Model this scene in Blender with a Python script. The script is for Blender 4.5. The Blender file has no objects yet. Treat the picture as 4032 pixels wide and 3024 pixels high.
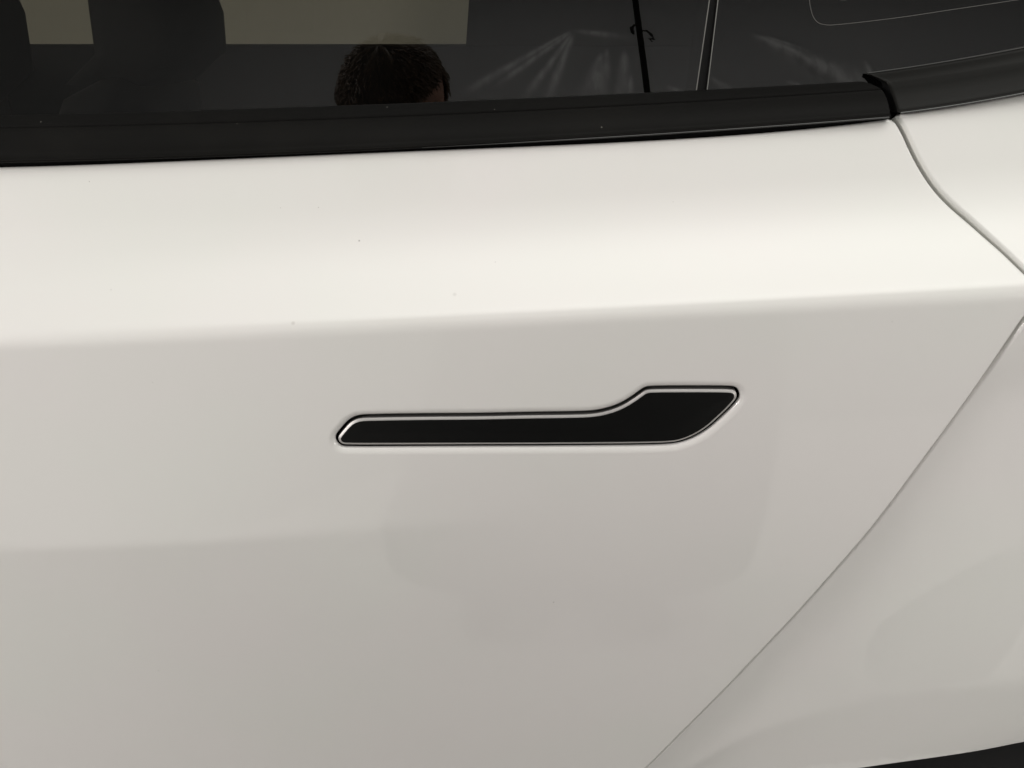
import bpy, bmesh, math, random
import numpy as np
from mathutils import Vector, Matrix
from mathutils.geometry import delaunay_2d_cdt

random.seed(7); np.random.seed(7)
scene = bpy.context.scene
COL = scene.collection

# ------------------------------------------------------------------ camera
CAM_POS = Vector((0.0, 0.0, 1.22)); PITCH = math.radians(25)
cam_data = bpy.data.cameras.new('camera')
cam = bpy.data.objects.new('camera', cam_data); COL.objects.link(cam)
cam.location = CAM_POS
cam.rotation_euler = (math.radians(90) - PITCH, 0, 0)
cam_data.sensor_width = 36; cam_data.lens = 28
cam_data.clip_start = 0.004; cam_data.clip_end = 200
scene.camera = cam

# ------------------------------------------------------------------ world (dim even room light)
world = bpy.data.worlds.new('World'); scene.world = world; world.use_nodes = True
bgn = world.node_tree.nodes['Background']
bgn.inputs[0].default_value = (0.90, 0.90, 0.85, 1); bgn.inputs[1].default_value = 0.265

# ------------------------------------------------------------------ lamps: shop light under the ceiling, plus two added side fills for the door
def area_light(name, loc, size, size_y, power, color, aim, soft=0.0):
    d = bpy.data.lights.new(name, 'AREA'); d.shape = 'RECTANGLE'
    d.size = size; d.size_y = size_y; d.energy = power; d.color = color
    if soft:            # diffuser brightest in its middle
        d.use_nodes = True; nt = d.node_tree; em = nt.nodes['Emission']
        g = nt.nodes.new('ShaderNodeNewGeometry'); sp = nt.nodes.new('ShaderNodeSeparateXYZ'); nt.links.new(g.outputs['Parametric'], sp.inputs[0])
        prev = None
        for ax in (0, 1):
            for lo, hi in ((0.0, soft), (1.0, 1.0 - soft)):
                mr = nt.nodes.new('ShaderNodeMapRange'); mr.interpolation_type = 'SMOOTHSTEP'
                nt.links.new(sp.outputs[ax], mr.inputs[0]); mr.inputs[1].default_value = lo; mr.inputs[2].default_value = hi
                if prev is None: prev = mr.outputs[0]
                else:
                    mu = nt.nodes.new('ShaderNodeMath'); mu.operation = 'MULTIPLY'; nt.links.new(prev, mu.inputs[0]); nt.links.new(mr.outputs[0], mu.inputs[1]); prev = mu.outputs[0]
        nt.links.new(prev, em.inputs['Strength'])
    o = bpy.data.objects.new(name, d); COL.objects.link(o); o.location = loc
    o.rotation_euler = (Vector(aim) - Vector(loc)).to_track_quat('-Z', 'Y').to_euler()
    return o
area_light('ceiling_light', (0.9, -0.28, 3.3), 6.5, 2.6, 147, (1.0, 0.985, 0.935), (0.9, -0.28, 0), 0.48)
area_light('side_fill', (-2.35, -0.55, 1.85), 0.8, 0.9, 98, (1.0, 0.945, 0.915), (-0.3, 0.4, 1.0), 0.45)
area_light('side_fill', (2.2, -1.1, 1.35), 1.4, 1.0, 46, (1.0, 0.955, 0.915), (0.3, 0.4, 1.0), 0.45)

# ------------------------------------------------------------------ exposure
scene.view_settings.view_transform = 'Standard'
scene.view_settings.look = 'None'
scene.view_settings.exposure = 0.22
scene.view_settings.gamma = 1.0
scene.view_settings.use_curve_mapping = False
scene.render.engine = 'CYCLES'
scene.cycles.use_denoising = True
try:
    scene.cycles.denoiser = 'OPENIMAGEDENOISE'
    scene.cycles.denoising_input_passes = 'RGB_ALBEDO_NORMAL'
except Exception:
    pass
scene.cycles.max_bounces = 10
scene.cycles.transparent_max_bounces = 16
scene.cycles.sample_clamp_indirect = 4.0
scene.cycles.caustics_reflective = False
scene.cycles.caustics_refractive = False

# ------------------------------------------------------------------ object helpers
def link(name, me, mat=None, parent=None):
    o = bpy.data.objects.new(name, me); COL.objects.link(o)
    if mat is not None and me is not None:
        for m in (mat if isinstance(mat, (list, tuple)) else [mat]): me.materials.append(m)
    if parent is not None: o.parent = parent
    return o
def tag(o, label=None, cat=None, group=None, kind=None):
    for k, v in (('label', label), ('category', cat), ('group', group), ('kind', kind)):
        if v: o[k] = v
    return o
def mesh_from(name, V, Fc, smooth=True, normals=None):
    me = bpy.data.meshes.new(name)
    me.from_pydata([tuple(map(float, v)) for v in V], [], [tuple(int(i) for i in f) for f in Fc]); me.update()
    if smooth:
        me.polygons.foreach_set('use_smooth', [True] * len(me.polygons))
    if normals is not None:
        me.normals_split_custom_set_from_vertices([tuple(map(float, n)) for n in normals])
    return me

# ------------------------------------------------------------------ materials
def mat_new(name):
    m = bpy.data.materials.new(name); m.use_nodes = True
    nt = m.node_tree; b = nt.nodes['Principled BSDF']
    return m, nt, b
def simple(name, col, rough=0.5, spec=0.5, metal=0.0, coat=0.0, coat_rough=0.03, ior=1.5):
    m, nt, b = mat_new(name)
    b.inputs['Base Color'].default_value = (*col, 1); b.inputs['Roughness'].default_value = rough
    b.inputs['Specular IOR Level'].default_value = spec; b.inputs['Metallic'].default_value = metal
    b.inputs['Coat Weight'].default_value = coat; b.inputs['Coat Roughness'].default_value = coat_rough
    b.inputs['IOR'].default_value = ior
    return m
def nd(nt, t, **kw):
    n = nt.nodes.new(t)
    for k, v in kw.items(): setattr(n, k, v)
    return n
def math_node(nt, op, a, b=None, clamp=False):
    n = nd(nt, 'ShaderNodeMath', operation=op, use_clamp=clamp)
    for i, v in enumerate((a, b)):
        if v is None: continue
        if hasattr(v, 'is_output'): nt.links.new(v, n.inputs[i])
        else: n.inputs[i].default_value = v
    return n.outputs[0]
def smooth_range(nt, v, a, b, lo, hi):
    n = nd(nt, 'ShaderNodeMapRange', interpolation_type='SMOOTHSTEP')
    nt.links.new(v, n.inputs[0])
    n.inputs[1].default_value = a; n.inputs[2].default_value = b; n.inputs[3].default_value = lo; n.inputs[4].default_value = hi
    return n.outputs[0]
def speck_mask(nt, scale, thr, radius, coord):
    """sparse round dust specks; returns 0..1"""
    v = nd(nt, 'ShaderNodeTexVoronoi'); v.inputs['Scale'].default_value = scale
    nt.links.new(coord, v.inputs['Vector'])
    wn = nd(nt, 'ShaderNodeSeparateColor'); nt.links.new(v.outputs['Color'], wn.inputs[0])
    pick = math_node(nt, 'GREATER_THAN', wn.outputs[0], thr)
    rad = math_node(nt, 'MULTIPLY', wn.outputs[1], radius)
    near = math_node(nt, 'LESS_THAN', v.outputs['Distance'], rad)
    return math_node(nt, 'MULTIPLY', pick, near)

def make_paint(spots):
    m, nt, b = mat_new('white_paint')
    tc = nd(nt, 'ShaderNodeTexCoord'); co = tc.outputs['Object']
    # very fine lacquer waviness
    nz = nd(nt, 'ShaderNodeTexNoise'); nz.inputs['Scale'].default_value = 420; nz.inputs['Detail'].default_value = 1.0
    nt.links.new(co, nz.inputs['Vector'])
    bp = nd(nt, 'ShaderNodeBump'); bp.inputs['Strength'].default_value = 0.012; bp.inputs['Distance'].default_value = 0.0008
    nt.links.new(nz.outputs['Fac'], bp.inputs['Height']); nt.links.new(bp.outputs['Normal'], b.inputs['Coat Normal'])
    # dirt specks and a few smudges
    mask = speck_mask(nt, 34.0, 0.90, 0.022, co)
    mask = math_node(nt, 'MULTIPLY', mask, 0.35)
    for (p, r, k) in spots:
        vm = nd(nt, 'ShaderNodeVectorMath', operation='DISTANCE'); vm.inputs[1].default_value = p
        nt.links.new(co, vm.inputs[0])
        s = smooth_range(nt, vm.outputs['Value'], r * 0.2, r, k * 0.7, 0.0)
        mask = math_node(nt, 'MAXIMUM', mask, s)
    # faint wash film, uneven
    fz = nd(nt, 'ShaderNodeTexNoise'); fz.inputs['Scale'].default_value = 5.5; fz.inputs['Detail'].default_value = 5
    nt.links.new(co, fz.inputs['Vector'])
    film = smooth_range(nt, fz.outputs['Fac'], 0.3, 0.75, 0.0, 1.0)
    mx0 = nd(nt, 'ShaderNodeMix', data_type='RGBA'); nt.links.new(film, mx0.inputs[0])
    mx0.inputs[6].default_value = (0.804, 0.784, 0.768, 1); mx0.inputs[7].default_value = (0.784, 0.791, 0.756, 1)
    mx = nd(nt, 'ShaderNodeMix', data_type='RGBA')
    nt.links.new(mask, mx.inputs[0]); nt.links.new(mx0.outputs[2], mx.inputs[6]); mx.inputs[7].default_value = (0.12, 0.105, 0.085, 1)
    nt.links.new(mx.outputs[2], b.inputs['Base Color'])
    b.inputs['Roughness'].default_value = 0.45; b.inputs['Specular IOR Level'].default_value = 0.2
    b.inputs['Coat Weight'].default_value = 1.0; b.inputs['Coat Roughness'].default_value = 0.02
    return m

def make_trim(name, col, rough, dust=True, dust_scale=160.0, spec=0.045):
    m, nt, b = mat_new(name)
    tc = nd(nt, 'ShaderNodeTexCoord'); co = tc.outputs['Object']
    nz = nd(nt, 'ShaderNodeTexNoise'); nz.inputs['Scale'].default_value = 900; nz.inputs['Detail'].default_value = 2
    nt.links.new(co, nz.inputs['Vector'])
    bp = nd(nt, 'ShaderNodeBump'); bp.inputs['Strength'].default_value = 0.10; bp.inputs['Distance'].default_value = 0.0004
    nt.links.new(nz.outputs['Fac'], bp.inputs['Height']); nt.links.new(bp.outputs['Normal'], b.inputs['Normal'])
    n2 = nd(nt, 'ShaderNodeTexNoise'); n2.inputs['Scale'].default_value = 25; n2.inputs['Detail'].default_value = 4
    nt.links.new(co, n2.inputs['Vector'])
    film = smooth_range(nt, n2.outputs['Fac'], 0.4, 0.75, 0.0, 0.25)
    base = nd(nt, 'ShaderNodeMix', data_type='RGBA'); nt.links.new(film, base.inputs[0])
    base.inputs[6].default_value = (*col, 1); base.inputs[7].default_value = (col[0] * 1.9, col[1] * 1.85, col[2] * 1.75, 1)
    out = base.outputs[2]
    if dust:
        mk = speck_mask(nt, dust_scale, 0.88, 0.085, co)
        mk = math_node(nt, 'MULTIPLY', mk, 0.38)
        d = nd(nt, 'ShaderNodeMix', data_type='RGBA'); nt.links.new(mk, d.inputs[0])
        nt.links.new(out, d.inputs[6]); d.inputs[7].default_value = (0.30, 0.29, 0.26, 1); out = d.outputs[2]
    nt.links.new(out, b.inputs['Base Color'])
    b.inputs['Roughness'].default_value = rough; b.inputs['Specular IOR Level'].default_value = spec
    return m

def make_glass(name, tint):
    m = bpy.data.materials.new(name); m.use_nodes = True; nt = m.node_tree
    for n in list(nt.nodes): nt.nodes.remove(n)
    out = nd(nt, 'ShaderNodeOutputMaterial'); tr = nd(nt, 'ShaderNodeBsdfTransparent'); gl = nd(nt, 'ShaderNodeBsdfGlossy')
    tr.inputs[0].default_value = (*tint, 1); gl.inputs['Roughness'].default_value = 0.0
    gl.inputs['Color'].default_value = (1, 1, 1, 1)
    fr = nd(nt, 'ShaderNodeFresnel'); fr.inputs['IOR'].default_value = 1.62
    mx = nd(nt, 'ShaderNodeMixShader')
    tc = nd(nt, 'ShaderNodeTexCoord')
    mk = speck_mask(nt, 70.0, 0.93, 0.035, tc.outputs['Object'])
    df = nd(nt, 'ShaderNodeBsdfDiffuse'); df.inputs[0].default_value = (0.25, 0.24, 0.22, 1)
    mx2 = nd(nt, 'ShaderNodeMixShader'); nt.links.new(math_node(nt, 'MULTIPLY', mk, 0.35), mx2.inputs[0])
    nt.links.new(fr.outputs[0], mx.inputs[0]); nt.links.new(tr.outputs[0], mx.inputs[1]); nt.links.new(gl.outputs[0], mx.inputs[2])
    nt.links.new(mx.outputs[0], mx2.inputs[1]); nt.links.new(df.outputs[0], mx2.inputs[2])
    nt.links.new(mx2.outputs[0], out.inputs[0])
    return m

# ---- body-side surface: x runs rearwards, s is arc length up (+) or down (-) from the shoulder crease ----
CAMZ = 1.22
def _sm(a, b, t):
    t = np.clip((t - a) / (b - a), 0, 1)
    return t * t * (3 - 2 * t)
_SS = np.linspace(-0.9, 0.30, 6001)
def _phi_upper(s):
    return np.interp(s, [0.0, 0.012, 0.030, 0.055, 0.080, 0.110, 0.3],
                        [50.0, 50.0, 46.0, 35.0, 27.0, 23.0, 22.0])
def _phi_rear(s):      # below the crease, rear half of the door
    return np.interp(-s, [0, 0.02, 0.06, 0.12, 0.20, 0.35, 0.6, 0.9],
                         [2.5, 2.0, 1.0, -2.0, -6.5, -13, -18, -24])
def _phi_front(s):     # forward half: a soft lower bend that fades out rearwards
    up = np.interp(-s, [0, 0.03, 0.08, 0.13], [7.5, 7.5, 7.5, 6.5])
    lo = np.interp(-s, [0.12, 0.25, 0.40, 0.6, 0.9], [-6.0, -9.5, -13.5, -18, -24])
    k = _sm(0.121, 0.132, -s)
    return up * (1 - k) + lo * k
def _table(low):
    k = _sm(-0.007, 0.008, _SS)
    ph = np.radians(low(_SS) * (1 - k) + _phi_upper(_SS) * k)
    ds = _SS[1] - _SS[0]
    D = np.concatenate([[0], np.cumsum(np.sin((ph[1:] + ph[:-1]) / 2)) * ds])
    Z = np.concatenate([[0], np.cumsum(np.cos((ph[1:] + ph[:-1]) / 2)) * ds])
    i0 = int(np.argmin(np.abs(_SS)))
    return D - D[i0], Z - Z[i0]
_D0, _Z0 = _table(_phi_rear)
_D1, _Z1 = _table(_phi_front)
def body(x, s):
    """outer skin of the car side -> (x, y, z)"""
    x = np.asarray(x, float); s = np.asarray(s, float)
    w = 1 - _sm(-0.26, 0.06, x)
    D = np.interp(s, _SS, _D0) * (1 - w) + np.interp(s, _SS, _D1) * w
    Z = np.interp(s, _SS, _Z0) * (1 - w) + np.interp(s, _SS, _Z1) * w
    y = 0.400 + 0.05 * x * x + D
    z = CAMZ - 0.1480 + 0.052 * x + Z
    return np.stack([x, y, z], -1)

# ---- traced lines on the skin (x, s) and trim edges (x, y, z), metres
HANDLE = [[0.01194, -0.0561], [0.0293, -0.05683], [0.04086, -0.05717], [0.04663, -0.05697], [0.05236, -0.05601], [0.05803, -0.05427], [0.06251, -0.0521], [0.06692, -0.04917], [0.07074, -0.04623], [0.07292, -0.04466], [0.07515, -0.04397], [0.07913, -0.04388], [0.10313, -0.04503], [0.12033, -0.04625], [0.12324, -0.04679], [0.12539, -0.04817], [0.12666, -0.05032], [0.12699, -0.05318], [0.12621, -0.05535], [0.12299, -0.05996], [0.11683, -0.06705], [0.11156, -0.07233], [0.10612, -0.07634], [0.10052, -0.07916], [0.0948, -0.08093], [0.08896, -0.0814], [0.07716, -0.08121], [0.04762, -0.07995], [0.01218, -0.0781], [-0.0182, -0.07627], [-0.05342, -0.07416], [-0.09199, -0.07176], [-0.09548, -0.07135], [-0.09775, -0.07043], [-0.09937, -0.06872], [-0.10007, -0.06642], [-0.09991, -0.0645], [-0.09889, -0.06264], [-0.09633, -0.0596], [-0.09224, -0.05539], [-0.08891, -0.05337], [-0.08479, -0.05234], [-0.07555, -0.05242], [-0.05249, -0.05334], [-0.01786, -0.05502]]
SEAM_UP = [[0.21161, 0.10475], [0.21431, 0.10194], [0.21701, 0.09689], [0.22143, 0.08679], [0.22745, 0.07471], [0.23403, 0.06377], [0.24206, 0.05348], [0.24987, 0.04491], [0.25861, 0.03409], [0.26728, 0.02196], [0.27368, 0.01089]]
SEAM_MID = [[0.27867, 0.00305], [0.2805, -0.00325], [0.27895, -0.00823]]
SEAM_LO = [[0.27462, -0.01469], [0.27185, -0.0216], [0.25677, -0.05815], [0.23781, -0.10172], [0.22813, -0.12538], [0.21707, -0.15126], [0.2026, -0.18131], [0.18587, -0.21771], [0.16787, -0.25555], [0.14895, -0.29848], [0.12855, -0.34582], [0.10653, -0.40147]]
BELT = [[-0.29299, 0.10475], [-0.22981, 0.10379], [-0.16728, 0.10328], [-0.09607, 0.10197], [-0.02956, 0.10235], [0.05449, 0.10066], [0.11187, 0.10059], [0.15758, 0.10241], [0.18634, 0.10361], [0.20919, 0.10488]]
QBELT = [[0.21481, 0.10749], [0.24356, 0.10981], [0.28439, 0.1146]]
QCREASE = [[0.36159, -0.2937], [0.31042, -0.30492], [0.26075, -0.3196], [0.21278, -0.34877], [0.17611, -0.37835], [0.15673, -0.40186]]
ARCH = [[0.40006, -0.39127], [0.34615, -0.41093], [0.31027, -0.42575]]
T0 = [[-0.29996, 0.48942, 1.16549], [-0.20818, 0.48715, 1.16831], [-0.09874, 0.48549, 1.1718], [-0.03041, 0.48505, 1.17437], [0.05614, 0.48516, 1.17738], [0.11529, 0.48566, 1.18009], [0.16245, 0.48631, 1.18229], [0.19907, 0.48697, 1.18522]]
T1 = [[-0.29506, 0.47828, 1.15961], [-0.20479, 0.47608, 1.16243], [-0.09713, 0.47447, 1.1659], [-0.02992, 0.47404, 1.16821], [0.05521, 0.47415, 1.17168], [0.11338, 0.47464, 1.17436], [0.15957, 0.47527, 1.17776], [0.20873, 0.47616, 1.18161]]
T2 = [[-0.29031, 0.46214, 1.14251], [-0.16601, 0.45937, 1.14754], [-0.02938, 0.45804, 1.15301], [0.05419, 0.45815, 1.15698], [0.11126, 0.45862, 1.15988], [0.15658, 0.45922, 1.16325], [0.18491, 0.4597, 1.16612], [0.21018, 0.46019, 1.1685]]
Q0 = [[0.2033, 0.48905, 1.18831], [0.22131, 0.48942, 1.19063], [0.25033, 0.49009, 1.1949], [0.29107, 0.49116, 1.20193]]
Q1 = [[0.21392, 0.47827, 1.18365], [0.2464, 0.479, 1.18799], [0.28662, 0.48004, 1.19446]]
Q2 = [[0.21372, 0.46226, 1.16937], [0.24184, 0.46289, 1.17307], [0.28121, 0.46389, 1.17973]]
SPOTS = [((-0.11786, 0.40238, 1.06852), 0.0016, 0.3), ((-0.08521, 0.43638, 1.10469), 0.0008, 0.75), ((-0.03109, 0.4114, 1.08169), 0.0016, 0.22), ((-0.24064, 0.4597, 1.13287), 0.0005, 0.6), ((-0.10878, 0.44773, 1.12076), 0.0005, 0.5), ((-0.13035, 0.4484, 1.12035), 0.0004, 0.45), ((-0.22289, 0.42345, 1.08034), 0.0005, 0.5), ((-0.00916, 0.42511, 1.09575), 0.0006, 0.3), ((0.08948, 0.44371, 1.12474), 0.0004, 0.4), ((-0.19782, 0.39787, 1.03546), 0.0005, 0.3)]
FRITPTS = [(.1680,.10),(.1690,.065),(.1702,.0504),(.1726,.0412),(.1755,.0377),(.1805,.0361),(.1864,.0360),(.2215,.0382),(.2507,.0410),(.2797,.0438),(.36,.052)]
SHEET_RIDGES = [((.157, 2.968), (-.24, 2.675), 0.0085, 0.0189, .006), ((.158, 2.962), (-.13, 2.70), 0.0085, 0.0135, .005), ((.16, 2.955), (-.02, 2.64), 0.0085, 0.0162, .006), ((.163, 2.95), (.06, 2.62), 0.0085, 0.0189, .005),
                ((.272, 2.85), (.235, 2.60), 0.0085, 0.0540, .010), ((.295, 2.87), (.285, 2.70), 0.0085, 0.0189, .005), ((.262, 2.76), (.225, 2.60), 0.0104, 0.0162, .004), ((.365, 2.86), (.345, 2.58), 0.0104, 0.0324, .007), ((.385, 2.74), (.37, 2.60), 0.0085, 0.0162, .004),
                ((.88, 2.94), (1.32, 2.64), 0.0085, 0.0675, .010), ((.97, 2.885), (1.24, 2.68), 0.0085, 0.0270, .008), ((1.04, 2.82), (1.16, 2.70), 0.0085, 0.0135, .005), ((.92, 2.93), (1.10, 2.84), 0.0085, 0.0130, .004),
                ((1.31, 2.80), (1.335, 2.62), 0.0104, 0.0189, .005), ((.17, 2.972), (.36, 2.935), 0.0085, 0.0162, .004), ((.99, 2.70), (1.12, 2.63), 0.0085, 0.0162, .004), ((.52, 2.68), (.64, 2.60), 0.0104, 0.0189, .003), ((.70, 2.72), (.80, 2.62), 0.0104, 0.0189, .003)]
HEAD_POS = (-0.207, -0.140, 1.584)
HEAD_F = (-0.28, 0.28, -0.91)
HEAD_ROLL = 0.24


# ------------------------------------------------------------------ 2-D helpers on the skin (x, s) in metres
def arr(L): return np.array(L, float)
def resample(P, step, closed=False):
    P = arr(P)
    if closed: P = np.vstack([P, P[:1]])
    seg = np.hypot(*(P[1:] - P[:-1]).T); L = np.concatenate([[0], np.cumsum(seg)])
    n = max(2, int(round(L[-1] / step)))
    t = np.linspace(0, L[-1], n + 1)
    if closed: t = t[:-1]
    return np.stack([np.interp(t, L, P[:, 0]), np.interp(t, L, P[:, 1])], -1)
def chaikin(P, it=2, closed=False):
    P = arr(P)
    for _ in range(it):
        Q = np.roll(P, -1, 0) if closed else P[1:]
        A = P if closed else P[:-1]
        N = np.empty((2 * len(A), 2)); N[0::2] = A * .75 + Q * .25; N[1::2] = A * .25 + Q * .75
        if not closed: N = np.vstack([P[:1], N, P[-1:]])
        P = N
    return P
def catmull(P, closed=False, n=12):
    P = arr(P); m = len(P); out = []
    rng = range(m) if closed else range(m - 1)
    for i in rng:
        if closed: p0, p1, p2, p3 = P[i - 1], P[i], P[(i + 1) % m], P[(i + 2) % m]
        else: p0, p1, p2, p3 = P[max(i - 1, 0)], P[i], P[i + 1], P[min(i + 2, m - 1)]
        # centripetal parametrisation, no overshoot on uneven spacing
        t0 = 0; t1 = t0 + max(np.linalg.norm(p1 - p0), 1e-6) ** .5; t2 = t1 + max(np.linalg.norm(p2 - p1), 1e-6) ** .5; t3 = t2 + max(np.linalg.norm(p3 - p2), 1e-6) ** .5
        for t in np.linspace(t1, t2, n, endpoint=False):
            A1 = (t1 - t) / (t1 - t0) * p0 + (t - t0) / (t1 - t0) * p1
            A2 = (t2 - t) / (t2 - t1) * p1 + (t - t1) / (t2 - t1) * p2
            A3 = (t3 - t) / (t3 - t2) * p2 + (t - t2) / (t3 - t2) * p3
            B1 = (t2 - t) / (t2 - t0) * A1 + (t - t0) / (t2 - t0) * A2
            B2 = (t3 - t) / (t3 - t1) * A2 + (t - t1) / (t3 - t1) * A3
            out.append((t2 - t) / (t2 - t1) * B1 + (t - t1) / (t2 - t1) * B2)
    if not closed: out.append(P[-1])
    return arr(out)
def dist_poly(Q, P, closed=True, cap=0.014):
    """distance of points Q to polyline P, exact up to cap (cap=None: everywhere)"""
    Q = arr(Q); A = P; B = np.roll(P, -1, 0)
    if not closed: A = P[:-1]; B = P[1:]
    out = np.full(len(Q), np.inf if cap is None else cap)
    step = 48
    for k in range(0, len(A), step):
        a, b = A[k:k + step], B[k:k + step]
        if cap is None: sel = np.arange(len(Q))
        else:
            lo = np.minimum(a.min(0), b.min(0)) - cap; hi = np.maximum(a.max(0), b.max(0)) + cap
            sel = np.nonzero((Q[:, 0] > lo[0]) & (Q[:, 0] < hi[0]) & (Q[:, 1] > lo[1]) & (Q[:, 1] < hi[1]))[0]
        if not len(sel): continue
        q = Q[sel]; d = b - a; L2 = np.maximum((d ** 2).sum(1), 1e-18)
        t = np.clip(((q[:, None, :] - a[None]) * d[None]).sum(2) / L2, 0, 1)
        dd = q[:, None, :] - a[None] - t[..., None] * d[None]
        out[sel] = np.minimum(out[sel], np.sqrt((dd ** 2).sum(2).min(1)))
    return out
def inside(Q, P):
    Q = arr(Q); x, y = Q[:, 0], Q[:, 1]; c = np.zeros(len(Q), bool)
    A = P; B = np.roll(P, -1, 0)
    for (x1, y1), (x2, y2) in zip(A, B):
        if y1 == y2: continue
        c ^= ((y1 > y) != (y2 > y)) & (x < (x2 - x1) * (y - y1) / (y2 - y1) + x1)
    return c
def area2(P): return 0.5 * np.sum(P[:, 0] * np.roll(P[:, 1], -1) - np.roll(P[:, 0], -1) * P[:, 1])
def ccw(P): return P if area2(P) > 0 else P[::-1].copy()
def out_normals(P):           # outward of a ccw polygon
    t = np.roll(P, -1, 0) - np.roll(P, 1, 0); t /= np.maximum(np.linalg.norm(t, axis=1, keepdims=True), 1e-12)
    return np.stack([t[:, 1], -t[:, 0]], -1)
def inset(P, d):              # inset (d > 0) of a dense ccw polygon, crossing bits trimmed
    Q = P - out_normals(P) * d
    keep = dist_poly(Q, P) > abs(d) * 0.97
    keep &= inside(Q, P) if d > 0 else ~inside(Q, P)
    return Q[keep]
def s_of_z(x, z):
    ss = np.linspace(-0.88, 0.28, 2400)
    zz = body(np.full_like(ss, x), ss)[:, 2]
    return float(np.interp(z, zz, ss))
def base_normal(fn, x, s, h=2e-4):
    a = fn(x + h, s) - fn(x - h, s); b = fn(x, s + h) - fn(x, s - h)
    n = np.cross(b, a); n /= np.linalg.norm(n, axis=-1, keepdims=True)
    n[n[:, 1] > 0] *= -1
    return n

def skin_panel(name, outer, holes, fn, grid, rolls, skirts, mat, parent, flat=None):
    """one pressed sheet: outer polygon minus holes on surface fn(x,s); edges rolled inwards with radius
    rolls[i], then a flange skirts[i] deep. loops: 0 = outer, 1.. = holes"""
    loops = [ccw(outer)] + [ccw(h) for h in holes]
    flat = flat or [1.0] * len(loops)      # edge drop as a share of the roll radius
    pts = []; edges = []
    for li, P in enumerate(loops):
        o = len(pts); pts += P.tolist(); n = len(P)
        edges += [(o + i, o + (i + 1) % n) for i in range(n)]
    nb = len(pts)
    def sd(Q):
        return np.stack([dist_poly(Q, P) for P in loops], -1)
    add = []
    for li, P in enumerate(loops):
        r = rolls[li]; sgn = 1 if li == 0 else -1
        for a in (0.04, 0.13, 0.29, 0.5, 0.74, 1.0, 1.35):
            Q = P - sgn * out_normals(P) * (a * r)
            k = dist_poly(Q, P) > a * r * 0.96
            add.append(Q[k])
    G = arr(grid); gd = sd(G)
    rr = arr(rolls)
    G = G[(gd > rr[None, :] * 1.75).all(1)]
    add.append(G)
    A = np.vstack(add)
    ok = inside(A, loops[0])
    for P in loops[1:]: ok &= ~inside(A, P)
    A = A[ok]
    da = sd(A)
    allp = np.vstack([arr(pts), A])
    res = delaunay_2d_cdt([Vector((float(a), float(b))) for a, b in allp], edges, [], 0, 1e-7)
    vo = np.array([[v.x, v.y] for v in res[0]]); tri = np.array([list(f) for f in res[2]])
    cen = vo[tri].mean(1); ok = inside(cen, loops[0])
    for P in loops[1:]: ok &= ~inside(cen, P)
    tri = tri[ok]
    def height(Q):
        d = sd(Q); e = np.zeros(len(Q))
        for li in range(len(loops)):
            r = rolls[li]; q = np.clip(d[:, li], 0, r)
            e += flat[li] * (r - np.sqrt(np.maximum(r * r - (r - q) ** 2, 0)))
        return e
    def full(x, s):
        Q = np.stack([x, s], -1)
        return fn(x, s) - base_normal(fn, x, s) * height(Q)[:, None]
    x, s = vo[:, 0], vo[:, 1]
    V = full(x, s)
    N = base_normal(fn, x, s)
    d0 = sd(vo)
    close = (d0 < rr[None, :] * 1.3).any(1)
    if close.any():
        Nc = base_normal(full, x[close], s[close], 6e-5)
        N[close] = Nc
    # rim vertices: take the outward in-plane direction
    V = V.tolist(); N = N.tolist(); tri = tri.tolist()
    key = {(round(a, 6), round(b, 6)): i for i, (a, b) in enumerate(vo)}
    for li, P in enumerate(loops):
        depth = skirts[li]
        sgn = 1 if li == 0 else -1
        on = out_normals(P) * sgn
        bn = base_normal(fn, P[:, 0], P[:, 1])
        rim = full(P[:, 0], P[:, 1]); q = full(P[:, 0], P[:, 1]) * 0
        h = 1e-4
        q = (fn(P[:, 0] + on[:, 0] * h, P[:, 1] + on[:, 1] * h) - fn(P[:, 0] - on[:, 0] * h, P[:, 1] - on[:, 1] * h)); q /= np.linalg.norm(q, axis=1, keepdims=True)
        for i, p in enumerate(P):
            k = key.get((round(p[0], 6), round(p[1], 6)))
            if k is not None: N[k] = (q[i] * .96 + bn[i] * .28).tolist()
        if depth > 0:
            o = len(V); n = len(P)
            V += rim.tolist(); N += q.tolist()
            V += (rim - bn * depth).tolist(); N += q.tolist()
            for i in range(n):
                j = (i + 1) % n
                tri.append([o + i, o + n + i, o + n + j, o + j])
    me = mesh_from(name, V, tri, True, None)
    # consistent winding towards the outside
    flip = []
    for p in me.polygons:
        nn = sum((Vector(N[i]) for i in p.vertices), Vector())
        if p.normal.dot(nn) < 0: flip.append(p.index)
    if flip:
        bm = bmesh.new(); bm.from_mesh(me); bm.faces.ensure_lookup_table()
        bmesh.ops.reverse_faces(bm, faces=[bm.faces[i] for i in flip]); bm.to_mesh(me); bm.free()
        me.polygons.foreach_set('use_smooth', [True] * len(me.polygons))
    nn = np.array(N); nn /= np.maximum(np.linalg.norm(nn, axis=1, keepdims=True), 1e-9)
    me.normals_split_custom_set_from_vertices([tuple(v) for v in nn.tolist()])
    return link(name, me, mat, parent)

def srows(lo, hi):
    r = [s for s in np.arange(-0.012, 0.0141, 0.0013)]
    r += list(np.arange(0.0165, hi, 0.0035)); r += list(np.arange(-0.0155, -0.112, -0.0042))
    r += list(np.arange(-0.1135, -0.140, -0.0019)); r += list(np.arange(-0.144, lo, -0.0062))
    return [s for s in r if lo <= s <= hi]
def grid_pts(x0, x1, dx, lo, hi):
    xs = np.arange(x0, x1, dx); ss = srows(lo, hi)
    X, S = np.meshgrid(xs, ss); X = X + (np.arange(len(ss)) % 2)[:, None] * dx * .5
    return np.stack([X.ravel(), S.ravel()], -1)

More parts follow.
